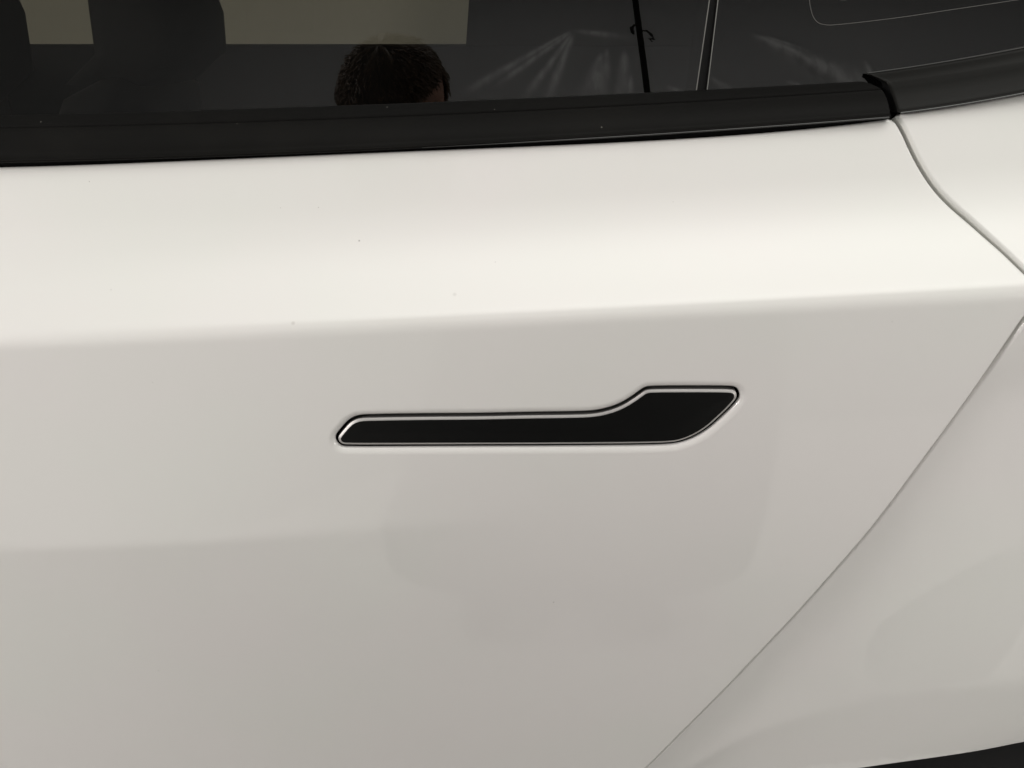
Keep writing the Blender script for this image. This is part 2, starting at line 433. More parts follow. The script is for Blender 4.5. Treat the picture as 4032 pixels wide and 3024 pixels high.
# ------------------------------------------------------------------ the car
car = bpy.data.objects.new('car', None); COL.objects.link(car); car.location = (0, 0, 0)
tag(car, 'white car with black window trim, flush door handle and dark tinted glass', 'car')

def P3(x, s): return tuple(float(v) for v in body(np.array([x]), np.array([s]))[0])
PAINT = make_paint(SPOTS)
TRIM = make_trim('satin_black_trim', (0.0068, 0.0066, 0.0062), 0.45)
LIP = make_trim('black_rubber_lip', (0.0056, 0.0055, 0.0052), 0.62, True, 210.0)
RUBBER = simple('black_rubber', (0.005, 0.005, 0.005), 0.65, 0.3)
CHROME = simple('polished_rim', (0.52, 0.51, 0.50), 0.55, 0.5, 1.0)
WRAP = simple('matt_black_wrap', (0.0042, 0.0044, 0.0043), 0.42, 0.20)
DARK = simple('dark_plastic', (0.0015, 0.0015, 0.0015), 0.9, 0.0)

# --- seam between rear door and quarter panel
ARCH_C = (0.498, 0.349); ARCH_R = 0.4030
seam = SEAM_UP + SEAM_MID + SEAM_LO
lo_end = arr(SEAM_LO[-1]); dirn = arr(SEAM_LO[-1]) - arr(SEAM_LO[-3]); dirn /= np.linalg.norm(dirn)
tail = [(lo_end + dirn * t + arr([-0.10 * t * t, -0.0])).tolist() for t in (0.05, 0.10, 0.15)]
seam_c = catmull(arr(seam + tail), False, 10)
seam_c = resample(seam_c, 0.0022)
def relax(P, win):
    k = np.hanning(win + 2)[1:-1]; k /= k.sum(); n = win // 2
    E = np.vstack([2 * P[0] - P[n:0:-1], P, 2 * P[-1] - P[-2:-n - 2:-1]])
    return np.stack([np.convolve(E[:, i], k, 'valid') for i in (0, 1)], -1)
soft_, firm = relax(seam_c, 25), relax(seam_c, 7)
wl = _sm(0.02, 0.05, -seam_c[:, 1])[:, None]
seam_c = soft_ * wl + firm * (1 - wl)
bot = -0.56
seam_c = seam_c[seam_c[:, 1] > bot]
belt = catmull(arr(BELT), False, 8)
belt[:, 1] = np.polyval(np.polyfit(belt[:, 0], belt[:, 1], 4), belt[:, 0])
# soft corner where belt edge turns into the seam
corner = catmull(arr([belt[-6], belt[-3], seam_c[0], seam_c[4], seam_c[8]]), False, 6)
belt_x = np.linspace(-0.62, belt[0, 0] - 0.02, 60)
belt_l = np.stack([belt_x, np.full_like(belt_x, belt[0, 1])], -1)
top = np.vstack([belt_l, belt[:-6], corner, seam_c[9:]])
xend = seam_c[-1, 0]
outer = np.vstack([top, [[xend - 0.004, bot]], [[-0.62, bot]]])
outer = resample(outer, 0.0026, True)
handle_hole = ccw(resample(chaikin(catmull(arr(HANDLE), True, 8), 1, True), 0.0012, True))
door_grid = grid_pts(-0.617, 0.30, 0.0046, bot + 0.004, 0.12)
rear_door = skin_panel('rear_door', outer, [handle_hole], body, door_grid, [0.0020, 0.0042], [0.014, 0.0006], PAINT, car, [1.0, 0.62])
rear_door['label'] = 'white rear door skin with soft shoulder crease above the handle'

def fitline(L, deg=2):
    L = arr(L); cz = np.polyfit(L[:, 0], L[:, 2], deg)
    y0 = float(np.mean(L[:, 1] - 0.05 * L[:, 0] ** 2))
    def f(x):
        xx = np.clip(x, -0.31, 0.31); z = np.polyval(cz, xx); sl = np.polyval(np.polyder(cz), xx)
        return np.stack([x, y0 + 0.05 * x * x, z + sl * (x - xx)], -1)
    return f
q0, q1, q2 = fitline(Q0), fitline(Q1), fitline(Q2)
# --- quarter panel with the hollow behind the seam and the wheel-arch flare
seam_s = resample(seam_c, 0.010)
qcr = catmull(arr(QCREASE[::-1]), False, 8)
qcr[:, 1] += 0.026 * np.clip((qcr[:, 0] - 0.155) / 0.205, 0, 1)      # the flare carries the line outwards
d0 = qcr[0] - qcr[3]; d0 /= np.linalg.norm(d0)
q_ext = [qcr[0] + d0 * .10, qcr[0] + d0 * .05]
d1 = qcr[-1] - qcr[-6]; d1 /= np.linalg.norm(d1)
q_ext2 = [qcr[-1] + d1 * .08 + arr([0, -.004]), qcr[-1] + d1 * .2 + arr([0, -.03]), qcr[-1] + d1 * .42 + arr([0, -.16])]
qcr = np.vstack([q_ext, qcr, q_ext2])
lowseam = resample(np.vstack([[[0.30, 0.035]], seam_c[seam_c[:, 1] < -0.006]]), 0.010)
def quarter(x, s):
    p = body(x, s)
    Q = np.stack([np.ravel(x), np.ravel(s)], -1)
    d = dist_poly(Q, lowseam, False, None)
    # hollow right behind the seam, then flare outwards
    low = _sm(0.0, 0.07, -Q[:, 1])
    hollow = 0.0016 + 0.0078 * (1 - np.exp(-d / 0.021))
    flare = -0.043 * _sm(0.028, 0.22, d)
    # wheel-arch edge line: below it the sheet turns under
    i = np.argsort(qcr[:, 0]); ys = np.interp(Q[:, 0], qcr[i, 0], qcr[i, 1])
    below = ys - Q[:, 1]
    w = 0.0032
    lip = 0.15 * w * np.log1p(np.exp(np.clip(below / w, -30, 30)))
    lip = np.minimum(lip, 0.035)
    y = (hollow + flare) * low + lip * _sm(0.005, 0.03, d)
    p = p.copy(); p[..., 1] += y.reshape(np.shape(x)); return p
gap = 0.0025
seam_q = resample(seam_c, 0.0026)
tn = np.gradient(seam_q, axis=0); tn /= np.linalg.norm(tn, axis=1, keepdims=True)
seam_q = seam_q + np.stack([-tn[:, 1], tn[:, 0]], -1) * gap
# keep to the right of the door
ang = np.linspace(math.radians(180), math.radians(20), 160)
arch_xz = [(ARCH_C[0] + ARCH_R * math.cos(a), ARCH_C[1] + ARCH_R * math.sin(a)) for a in ang]
arch_xs = arr([(x, s_of_z(x, z)) for x, z in arch_xz])
qb = catmull(arr(QBELT), False, 8)
x_hi = 0.98
qtop = np.vstack([qb, [[x, s_of_z(x, float(q2(np.array([x]))[0, 2]) - 0.001)] for x in (0.32, 0.36, 0.40, 0.5, 0.6, 0.7, 0.8, 0.9, x_hi)]])
arch_xs = arch_xs[(arch_xs[:, 0] < x_hi)]
seam_q = seam_q[seam_q[:, 1] > arch_xs[0, 1] + 0.0]
qouter = np.vstack([seam_q[::-1], qtop, [[x_hi, arch_xs[-1, 1]]], arch_xs[::-1]])
qouter = resample(qouter, 0.0030, True)
quarter_grid = grid_pts(0.02, x_hi - .003, 0.0050, -0.60, 0.19)
quarter_panel = skin_panel('quarter_panel', qouter, [], quarter, quarter_grid, [0.0018], [0.016], PAINT, car)
quarter_panel['label'] = 'white rear quarter panel flaring towards the wheel arch'

# --- door jamb strip behind the seam (body colour)
js = resample(seam_c, 0.006)
tn = np.gradient(js, axis=0); tn /= np.linalg.norm(tn, axis=1, keepdims=True); nn = np.stack([-tn[:, 1], tn[:, 0]], -1)
jv = []; jf = []
for k, off in enumerate((-0.012, -0.004, 0.003, 0.010)):
    q = js + nn * off; b3 = body(q[:, 0], q[:, 1]); n3 = base_normal(body, q[:, 0], q[:, 1])
    jv += (b3 - n3 * 0.0105).tolist()
m = len(js)
for k in range(3):
    for i in range(m - 1): jf.append((k * m + i, k * m + i + 1, (k + 1) * m + i + 1, (k + 1) * m + i))
link('door_jamb', mesh_from('door_jamb', jv, jf), PAINT, car)

# --- front door (beyond the left of the picture) and sills
fo = resample(arr([(-1.25, 0.1049), (-0.6245, 0.1049), (-0.6245, bot), (-1.25, bot)]), 0.006, True)
link_front = skin_panel('front_door', fo, [], body, grid_pts(-1.245, -0.63, 0.012, bot + .006, 0.10), [0.0022], [0.014], PAINT, car)
def loft(name, rows, mat, parent, close_rows=False, smooth=True):
    """rows: list of equally long lists of 3-D points"""
    n = len(rows[0]); V = [p for r in rows for p in r]; Fc = []
    R = len(rows)
    for a in range(R if close_rows else R - 1):
        for i in range(n - 1):
            b = (a + 1) % R
            Fc.append((a * n + i, a * n + i + 1, b * n + i + 1, b * n + i))
    return link(name, mesh_from(name, V, Fc, smooth), mat, parent)
xs = np.linspace(-1.25, 0.085, 40)
sill_rows = []
for ds, dy in ((0.0, 0.006), (-0.03, 0.008), (-0.07, 0.02), (-0.10, 0.06), (-0.12, 0.14)):
    sill_rows.append([(float(x), P3(x, bot - .006)[1] + dy, P3(x, bot - .006)[2] + ds) for x in xs])
loft('sill_trim', sill_rows, TRIM, car)

# --- wheel-arch liner and wheel
lin = []
for yy, rr_ in ((0.520, ARCH_R + .006), (0.53, ARCH_R + .02), (0.58, ARCH_R + .03), (0.70, ARCH_R + .02), (0.715, 0.10)):
    lin.append([(ARCH_C[0] + rr_ * math.cos(a), yy, ARCH_C[1] + rr_ * math.sin(a)) for a in np.linspace(math.radians(195), math.radians(22), 60)])
loft('arch_liner', lin, DARK, car)
WY = 0.545
def lathe(name, prof, mat, parent, seg=72, cx=ARCH_C[0] + .0, cz=0.352):
    V = []; Fc = []; n = len(prof)
    for k in range(seg):
        a = 2 * math.pi * k / seg
        for (r, y) in prof: V.append((cx + r * math.cos(a), y, cz + r * math.sin(a)))
    for k in range(seg):
        for i in range(n - 1):
            j = (k + 1) % seg; Fc.append((k * n + i, k * n + i + 1, j * n + i + 1, j * n + i))
    return link(name, mesh_from(name, V, Fc), mat, parent)
TYRE = simple('tyre_rubber', (0.0015, 0.0015, 0.0015), 0.9, 0.0)
wheel = bpy.data.objects.new('wheel', None); COL.objects.link(wheel); wheel.parent = car
lathe('tyre', [(0.245, WY + .012), (0.26, WY + .004), (0.30, WY), (0.33, WY + .01), (0.346, WY + .03), (0.350, WY + .07), (0.350, WY + .18), (0.335, WY + .215), (0.25, WY + .21)], TYRE, wheel)
lathe('rim', [(0.0, WY + .045), (0.03, WY + .035), (0.06, WY + .05), (0.20, WY + .035), (0.232, WY + .012), (0.248, WY + .008), (0.248, WY + .20)], simple('wheel_rim_grey', (0.06, 0.06, 0.062), 0.35, 0.5, 0.8), wheel)

# --- flush door handle: pocket, polished body, black wrapped face
hole = handle_hole
pk = resample(inset(hole, -0.006), 0.004, True)
pk_grid = np.stack([a.ravel() for a in np.meshgrid(np.arange(-0.12, 0.15, .008), np.arange(-.1, -.03, .008))], -1)
def pocket_fn(x, s): return body(x, s) - base_normal(body, np.ravel(x), np.ravel(s)).reshape(np.shape(x) + (3,)) * -0.0 - base_normal(body, np.ravel(x), np.ravel(s)).reshape(np.shape(x) + (3,)) * 0.0092
handle = bpy.data.objects.new('door_handle', None); COL.objects.link(handle); handle.parent = car
handle['label'] = 'flush black door handle with thin polished rim'
skin_panel('handle_pocket', pk, [], pocket_fn, pk_grid, [0.0004], [0.0], RUBBER, handle)
hb = ccw(resample(inset(hole, 0.0018), 0.0010, True))
def prof(d):      # height of the handle skin below flush, from its edge inwards
    r = 0.0020
    t = np.clip(d, 0, r)
    h = 0.0004 + 0.0011 * (1 - t / r) ** 1.6
    return h - 0.0006 * _sm(0.0, 0.012, d)
def handle_fn(lift):
    def f(x, s):
        Q = np.stack([np.ravel(x), np.ravel(s)], -1)
        d = dist_poly(Q, hb)
        h = prof(d) - lift
        n = base_normal(body, np.ravel(x), np.ravel(s))
        return (body(np.ravel(x), np.ravel(s)) - n * h[:, None]).reshape(np.shape(x) + (3,))
    return f
hin = ccw(resample(inset(hb, 0.0022), 0.0010, True))
ringpts = np.vstack([inset(hb, d) for d in (0.00012, 0.0003, 0.0006, 0.0010, 0.0014, 0.0017)])
skin_panel('handle_rim', hb, [hin], handle_fn(0.0), ringpts, [1e-5, 1e-5], [0.007, 0.0], CHROME, handle)
hface = ccw(resample(inset(hb, 0.00145), 0.0010, True))
fpts = np.vstack([inset(hb, d) for d in (0.002, 0.0025, 0.0035, 0.005, 0.007)] + [np.stack([a.ravel() for a in np.meshgrid(np.arange(-0.1, 0.13, .003), np.arange(-.09, -.04, .003))], -1)])
skin_panel('handle_face', hface, [], handle_fn(0.00012), fpts, [0.0001], [0.0003], WRAP, handle)

# ------------------------------------------------------------------ belt trim along the rear door
t0, t1, t2 = fitline(T0), fitline(T1), fitline(T2)
END0, END1, END2 = 0.1985, 0.2080, 0.2085
def bez(a, b, t): return a * (1 - t) + b * t
def strip(name, secs, mat, parent):
    rows = [[tuple(map(float, p)) for p in r] for r in secs]
    return loft(name, rows, mat, parent)
X0 = -0.62
def ux(n, x1): return np.concatenate([np.linspace(X0, -0.33, 12, endpoint=False), np.linspace(-0.33, x1, n)])
up = np.array([0, 0, 1.0]); outv = np.array([0, -1.0, 0])
trim_rows = []
# face from groove (t1) down to lower edge (t2), slightly crowned, then rolled under
for t, bulge in ((0, -.0006), (0.03, 0.0001), (0.08, .0006), (0.2, .0013), (0.4, .0019), (0.6, .0019), (0.8, .0013), (0.925, .0004), (0.935, .0011), (0.975, .0011), (1.0, 0.0003)):
    x1 = bez(END1, END2, t); xx = ux(50, x1)
    trim_rows.append(bez(t1(xx), t2(xx), t) + outv * bulge + up * bulge * .5)
xx = ux(50, END2)
trim_rows.append(t2(xx) + up * -0.0006 - outv * 0.0016)
trim_rows.append(t2(xx) + up * -0.0004 - outv * 0.004)
trim_rows.append(t2(xx) + up * 0.001 - outv * 0.012)
belt_trim = strip('belt_trim', trim_rows, TRIM, car)
belt_trim['label'] = 'satin black trim strip along the foot of the rear window'
ec = [r[-1] for r in trim_rows]
cap = [tuple(map(float, p)) for p in ec] + [tuple(map(float, p + np.array([0.0006, .004, 0]))) for p in ec]
n = len(ec)
link('trim_end_cap', mesh_from('trim_end_cap', cap, [(i, i + 1, n + i + 1, n + i) for i in range(n - 1)], False), simple('trim_end', (0.05, 0.05, 0.048), 0.3), belt_trim)
lip_rows = []
for t, bulge in ((0, -.0022), (0.0, -.0006), (0.06, 0.0), (0.2, .0009), (0.5, .0012), (0.8, .0007), (0.95, 0.0002), (1.0, -.0005)):
    x1 = bez(END0, END1, t); xx = ux(50, x1)
    lip_rows.append(bez(t0(xx), t1(xx), t) + outv * bulge * .8 + up * bulge * .6)
strip('window_wiper_seal', lip_rows, LIP, belt_trim)
# dark channel between trim and door skin
ch = []
for dz, dy in ((0.004, 0.004), (-0.0035, 0.006), (-0.009, 0.012)):
    xx = ux(40, END2 + .001); ch.append(t2(xx) + up * dz - outv * dy)
strip('trim_channel', ch, RUBBER, belt_trim)

xx = np.linspace(-0.05, END2 - .001, 60)
bead = []  # glossy bead added to mirror the lamp as a thin highlight line
for k in range(9):
    an = 2 * math.pi * k / 8; rr_ = (0.00012 + 0.00040 * _sm(-0.05, 0.06, xx))[:, None]; bead.append(t2(xx) + outv * 0.0007 + up * 0.0002 + outv * rr_ * math.cos(an) + up * rr_ * math.sin(an))
strip('trim_bead', bead, simple('gloss_black_bead', (0.004, 0.004, 0.004), 0.22, 0.6), belt_trim)
# --- trim on the quarter panel
qt_rows = []
endx = [(0.0, 0.2025), (0.06, 0.2045), (0.2, 0.2085), (0.38, 0.2125), (0.45, 0.2132), (0.6, 0.2134), (0.8, 0.2136), (1.0, 0.2140)]
def end_at(t): return float(np.interp(t, [e[0] for e in endx], [e[1] for e in endx]))
def qpoint(xx, t):
    a, b, c = q0(xx), q1(xx), q2(xx)
    k = 0.42
    if t < k: p = bez(a, b, t / k)
    else: p = bez(b, c, (t - k) / (1 - k))
    rnd = 0.0011 * math.exp(-((t - k) / 0.13) ** 2)
    return p - outv * rnd * 0.9 - up * rnd * .4
for t in (0.0, 0.02, 0.06, 0.12, 0.2, 0.28, 0.34, 0.38, 0.42, 0.46, 0.52, 0.6, 0.7, 0.8, 0.9, 0.955, 0.97, 1.0):
    e = end_at(t)
    xx = np.concatenate([[e, e + .0006, e + .0014], np.linspace(e + .003, 0.46, 40), np.linspace(0.48, 0.95, 10)])
    p = qpoint(xx, t)
    drop = np.zeros(len(xx)); drop[0] = 0.0016; drop[1] = .0005
    if t in (0.0, 1.0): drop = drop + 0.0007
    if t in (0.02, 0.97, 0.955): drop = drop - (0.0006 if t != 0.955 else -0.0002)
    p[:, 1] += drop
    qt_rows.append(p)
first = qt_rows[0].copy(); first[:, 1] += 0.006; last = qt_rows[-1].copy(); last[:, 1] += 0.010
quarter_trim = strip('quarter_trim', [first] + qt_rows + [last], make_trim('satin_black_quarter_trim', (0.0075, 0.0074, 0.0066), 0.36, True, 160.0, 0.10), car)
quarter_trim['label'] = 'satin black trim on the quarter panel behind the door'
sk = [r[0] for r in qt_rows]
cap = [tuple(map(float, p)) for p in sk] + [tuple(map(float, p + np.array([0.0008, .012, 0]))) for p in sk]; n = len(sk)
link('trim_end_return', mesh_from('trim_end_return', cap, [(i, i + 1, n + i + 1, n + i) for i in range(n - 1)]), RUBBER, quarter_trim)
xx = np.linspace(0.2145, 0.46, 40)
bead = []
for k in range(9):
    an = 2 * math.pi * k / 8; bead.append(q2(xx) + outv * (0.0003 + 0.0005 * math.cos(an)) + up * (0.0003 + 0.0005 * math.sin(an)))
strip('trim_bead', bead, simple('gloss_black_quarter_bead', (0.004, 0.004, 0.004), 0.12, 0.9), quarter_trim)
xx = np.linspace(0.2035, 0.46, 40)
bead = []
for k in range(9):
    an = 2 * math.pi * k / 8; bead.append(q0(xx) + outv * (0.0002 + 0.0005 * math.cos(an)) + up * (0.0001 + 0.0005 * math.sin(an)))
strip('trim_bead', bead, simple('grey_edge_bead', (0.02, 0.02, 0.019), 0.4, 0.4), quarter_trim)
# dark gap filler behind both trims
fl = []
for dx in (0.196, 0.201, 0.206, 0.211, 0.217):
    b2, b0 = t2(np.array([dx]))[0], t0(np.array([min(dx, .2)]))[0]
    fl.append([(float(dx), float(b2[1] + 0.010 + (b0[1] - b2[1]) * t), float(b2[2] + (b0[2] - b2[2] - .001) * t - .004 * (1 - t))) for t in np.linspace(0, 1, 6)])
loft('gap_seal', fl, RUBBER, car)

# ------------------------------------------------------------------ glass
TAU = math.radians(20)
def glass_pt(x, h, off=0.0):
    """h = height along the pane above the belt"""
    b = t0(np.array([x]))[0] if np.isscalar(x) else t0(x)
    base = np.array([0, 0.4872, 0]); 
    y = 0.4872 + 0.05 * x * x + h * math.sin(TAU) + 0.12 * h * h + off * math.cos(TAU)
    z = 1.2200 - 0.0485 + 0.045 * x + h * math.cos(TAU) - 0.02 * h * h - off * math.sin(TAU)
    return np.stack([x, y, z], -1) if not np.isscalar(x) else np.array([x, y, z])
GLASS = make_glass('tinted_glass', (0.35, 0.345, 0.315))
ARRIS = []
GEDGE = simple('ground_glass_edge', (0.006, 0.006, 0.006), 0.5, 0.2)
def pane(name, xl, xr, h0, h1, nx, nh, mat, parent, thick=0.0035):
    V = []; Fc = []
    hs = np.linspace(h0, h1, nh)
    for side in (0.0, thick):
        for h in hs:
            a, b = xl(h), xr(h); X = np.linspace(a, b, nx)
            V += glass_pt(X, np.full(nx, h), side).tolist()
    def id(sd_, i, j): return sd_ * nx * nh + i * nx + j
    for i in range(nh - 1):
        for j in range(nx - 1):
            Fc.append((id(0, i, j), id(0, i, j + 1), id(0, i + 1, j + 1), id(0, i + 1, j)))
    me = mesh_from(name, V[:nx * nh], Fc, True)
    o = link(name, me, mat, parent)
    # ground edges, left and right
    for tagx, j in (('l', 0), ('r', nx - 1)):
        ev = [V[id(0, i, j)] for i in range(nh)] + [V[id(1, i, j)] for i in range(nh)]
        e = link('glass_edge', mesh_from('glass_edge', ev, [(i, i + 1, nh + i + 1, nh + i) for i in range(nh - 1)]), GEDGE, o)
    return o
# dividing joint, leaning rearwards with height
def bar_l(h): return 0.1064 + 0.131 * h
def bar_r(h): return 0.1121 + 0.105 * h
door_window = pane('door_window', lambda h: -0.60 + 0.1 * h, bar_l, -0.03, 0.42, 40, 30, GLASS, car)
door_window['label'] = 'dark tinted rear door window pane'
FRIT = simple('black_frit_glass', (0.0025, 0.0025, 0.0025), 0.0, 0.62)
q_window = pane('quarter_window', bar_r, lambda h: 0.70 - 0.6 * h, -0.03, 0.40, 40, 30, FRIT, car)
q_window['label'] = 'fixed black-edged quarter window pane behind the dividing joint'
V = []
hs = np.linspace(-0.03, 0.42, 20)
for h in hs: V += [glass_pt(bar_l(h) - .006, h, 0.0042).tolist(), glass_pt(bar_r(h) + .006, h, 0.0042).tolist()]
link('window_joint_seal', mesh_from('window_joint_seal', V, [(2 * i, 2 * i + 1, 2 * i + 3, 2 * i + 2) for i in range(len(hs) - 1)]), RUBBER, car)
# ground arris of each pane along the joint, in pale grey
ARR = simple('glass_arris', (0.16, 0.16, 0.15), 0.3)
for fnx, w_, par in ((bar_l, -.0003, door_window), (bar_r, .0003, q_window)):
    ARRIS.append((fnx, w_, par))
# printed outline of the frit and the maker's mark, both on the pane
def tubeline(name, pts, w, mat, parent, lift=0.0002):
    V = []; Fc = []; n = len(pts)
    for i, (x, h) in enumerate(pts):
        a = arr(pts[max(i - 1, 0)]); b = arr(pts[min(i + 1, n - 1)]); t = b - a; t /= np.linalg.norm(t); nn = np.array([-t[1], t[0]]) * w / 2
        V += [glass_pt(float(x + nn[0]), float(h + nn[1]), -lift).tolist(), glass_pt(float(x - nn[0]), float(h - nn[1]), -lift).tolist()]
    for i in range(n - 1): Fc.append((2 * i, 2 * i + 1, 2 * i + 3, 2 * i + 2))
    return link(name, mesh_from(name, V, Fc), mat, parent)
for fnx, w_, par in ARRIS: tubeline('pane_arris', [(fnx(h) + w_, h) for h in np.linspace(-.02, .4, 24)], 0.00055, ARR, par)
FLINE = simple('frit_edge_grey', (0.060, 0.058, 0.054), 0.5)
tubeline('frit_line', catmull(arr(FRITPTS), False, 8).tolist(), 0.00042, FLINE, q_window)
MARK = simple('glass_print_grey', (0.016, 0.018, 0.016), 0.6)
mk = bpy.data.objects.new('glass_marking', None); COL.objects.link(mk); mk.parent = q_window
x_ = 0.1875
for i in range(11):
    hh = 0.0020 * (1 if i % 3 else 0.75)
    tubeline('print_stroke', [(x_, 0.0515), (x_ + 0.0001, 0.0515 + hh), (x_ + 0.0007, 0.0515 + hh)], 0.00028, MARK, mk); x_ += 0.00125
tubeline('print_oval', [(0.1895 + 0.003 * math.cos(a), 0.0512 + 0.0022 * math.sin(a)) for a in np.linspace(0, 2 * math.pi, 24)], 0.0003, MARK, mk)
tubeline('print_block', [(0.2045, 0.0535), (0.2085, 0.0535)], 0.0042, simple('glass_print_dark', (0.013, 0.013, 0.012), .6), mk)

# ------------------------------------------------------------------ roof, far side and cabin, seen dimly through the glass
ROOF = simple('black_glass_roof', (0.006, 0.006, 0.006), 0.05, 0.6)
rrows = []
for i in range(13):
    t = i / 12; y = 0.665 + t * (1.915 - .665); z = 1.615 + 0.05 * math.sin(math.pi * t)
    rrows.append([(float(x), y, z - 0.10 * max(0, x) ** 2 - 0.05 * min(0, x + .3) ** 2) for x in np.linspace(-1.15, 0.85, 24)])
loft('roof', rrows, ROOF, car)
INNER = simple('dark_cabin_lining', (0.012, 0.012, 0.012), 0.85, 0.2)
def boxmesh(name, x0, x1, y0, y1, z0, z1, mat, parent, bev=0.01, seg=2):
    bm = bmesh.new(); bmesh.ops.create_cube(bm, size=1.0)
    for v in bm.verts: v.co = Vector(((x0 + x1) / 2 + v.co.x * (x1 - x0), (y0 + y1) / 2 + v.co.y * (y1 - y0), (z0 + z1) / 2 + v.co.z * (z1 - z0)))
    if bev: bmesh.ops.bevel(bm, geom=bm.edges[:], offset=bev, segments=seg, affect='EDGES', profile=.5)
    me = bpy.data.meshes.new(name); bm.to_mesh(me); bm.free()
    me.polygons.foreach_set('use_smooth', [True] * len(me.polygons))
    return link(name, me, mat, parent)
boxmesh('cabin_floor', -1.2, 0.75, 0.50, 2.05, 0.33, 0.36, INNER, car, 0)
boxmesh('near_door_lining', -1.2, 0.21, 0.505, 0.53, 0.36, 1.145, INNER, car, 0.006)
boxmesh('far_door_lining', -1.2, 0.70, 2.00, 2.06, 0.36, 1.1525, INNER, car, 0.006)
boxmesh('parcel_bulkhead', 0.62, 0.66, 0.56, 2.0, 0.36, 1.55, INNER, car, 0.004)
boxmesh('dash_bulkhead', -1.30, -1.22, 0.56, 2.05, 0.36, 1.175, INNER, car, 0.004)
# far rear pillar and roof rail frame the far window
pil = [(-0.106, 1.15), (-0.078, 1.40), (-0.066, 1.58), (0.7, 1.58), (0.7, 1.15)]
V = [(x, 1.985 - (z - 1.15) * .25, z) for x, z in pil] + [(x, 2.03 - (z - 1.15) * .25, z) for x, z in pil]; n = len(pil)
link('far_pillar', mesh_from('far_pillar', V, [tuple(range(n)), tuple(range(2 * n - 1, n - 1, -1))] + [(i, (i + 1) % n, n + (i + 1) % n, n + i) for i in range(n)], False), INNER, car)
fw = []
for z in (1.13, 1.3, 1.45, 1.60): fw.append([(float(x), 2.045 - (z - 1.15) * .36, z) for x in (-1.15, -0.6, -0.09)])
loft('far_window', fw, make_glass('far_tinted_glass', (0.80, 0.80, 0.74)), car)
SEATM = simple('black_seat_cloth', (0.010, 0.010, 0.010), 0.8, 0.2)
def seat(cx, cy, lean):
    st = bpy.data.objects.new('front_seat', None); COL.objects.link(st); st.parent = car
    def pillow(name, secs, m=SEATM):
        rows = []
        for (x, z, hx, hy) in secs:
            r = []
            for k in range(33):
                a = 2 * math.pi * k / 32; c, s_ = math.cos(a), math.sin(a)
                r.append((cx + x + hx * math.copysign(abs(c) ** .6, c), cy + hy * math.copysign(abs(s_) ** .6, s_), z))
            rows.append(r)
        return loft(name, rows, m, st)
    pillow('seat_cushion', [(-0.25, .50, .05, .1), (-0.25, .505, .26, .25), (-.25, .60, .28, .26), (-.25, .64, .24, .22), (-.25, .645, .02, .02)])
    pillow('seat_back', [(-.06, .60, .02, .02), (-.05, .605, .10, .22), (0, .8, .09, .24), (0.05, 1.0, .075, .23), (0.08, 1.10, .06, .19), (.09, 1.13, .02, .1)])
    pillow('headrest', [(0.065, 1.105, .02, .04), (0.075, 1.115, .09, .10), (.135, 1.16, .082, .13), (.14, 1.22, .080, .135), (.135, 1.28, .070, .13), (.13, 1.31, .04, .10), (.13, 1.315, .01, .02)])
    return st
seat(-0.715, 1.44, 0); seat(-0.742, 0.86, 0)
BELTM = simple('grey_seat_belt', (0.10, 0.10, 0.095), 0.7)
sb = []
for (x, z) in [(-0.745, 1.45), (-0.735, 1.30), (-0.725, 1.22), (-0.745, 1.17), (-0.775, 1.13), (-0.80, 1.06), (-0.81, 0.9)]:
    sb.append([(x, 1.60, z), (x + .030, 1.585, z), (x + .034, 1.61, z)])
loft('seat_belt', sb, BELTM, car)
# ------------------------------------------------------------------ the workshop bits mirrored in the glass and paint
def noise_mat(name, c1, c2, scale, rough, spec=0.4, bump=0.0):
    m, nt, b = mat_new(name); tc = nd(nt, 'ShaderNodeTexCoord')
    nz = nd(nt, 'ShaderNodeTexNoise'); nz.inputs['Scale'].default_value = scale; nz.inputs['Detail'].default_value = 5
    nt.links.new(tc.outputs['Object'], nz.inputs['Vector'])
    mx = nd(nt, 'ShaderNodeMix', data_type='RGBA'); nt.links.new(nz.outputs['Fac'], mx.inputs[0])
    mx.inputs[6].default_value = (*c1, 1); mx.inputs[7].default_value = (*c2, 1); nt.links.new(mx.outputs[2], b.inputs['Base Color'])
    b.inputs['Roughness'].default_value = rough; b.inputs['Specular IOR Level'].default_value = spec
    if bump:
        bp = nd(nt, 'ShaderNodeBump'); bp.inputs['Strength'].default_value = bump; nt.links.new(nz.outputs['Fac'], bp.inputs['Height']); nt.links.new(bp.outputs['Normal'], b.inputs['Normal'])
    return m
fl = link('floor', mesh_from('floor', [(-5, -5, 0), (5, -5, 0), (5, 6, 0), (-5, 6, 0)], [(0, 1, 2, 3)], False),
          noise_mat('pale_floor_sheet', (0.58, 0.57, 0.55), (0.68, 0.67, 0.65), 2.2, 0.5, 0.3, 0.03))
tag(fl, kind='structure')

# crumpled plastic sheet hung behind the photographer
SHY = -1.6
nx, nz_ = 480, 240
xs = np.concatenate([np.linspace(-3.4, -0.4, 70, endpoint=False), np.linspace(-0.4, 1.45, 360, endpoint=False), np.linspace(1.45, 3.4, 50)]); zs = np.concatenate([np.linspace(0, 2.5, 90, endpoint=False), np.linspace(2.5, 3.5, 150)])
X, Z = np.meshgrid(xs, zs)
Y = np.full_like(X, SHY)
def ridge(a, b, w0, w1, h):
    a = arr(a); b = arr(b); d = b - a; L = np.linalg.norm(d); d /= L
    u = (X - a[0]) * d[0] + (Z - a[1]) * d[1]; v = -(X - a[0]) * d[1] + (Z - a[1]) * d[0]
    t = np.clip(u / L, 0, 1); w = w0 + (w1 - w0) * t
    return h * np.exp(-(v / w) ** 2) * _sm(-0.02, 0.05, u) * (1 - _sm(L - 0.12, L + 0.06, u))
FOLD_SHINE = np.zeros_like(X)
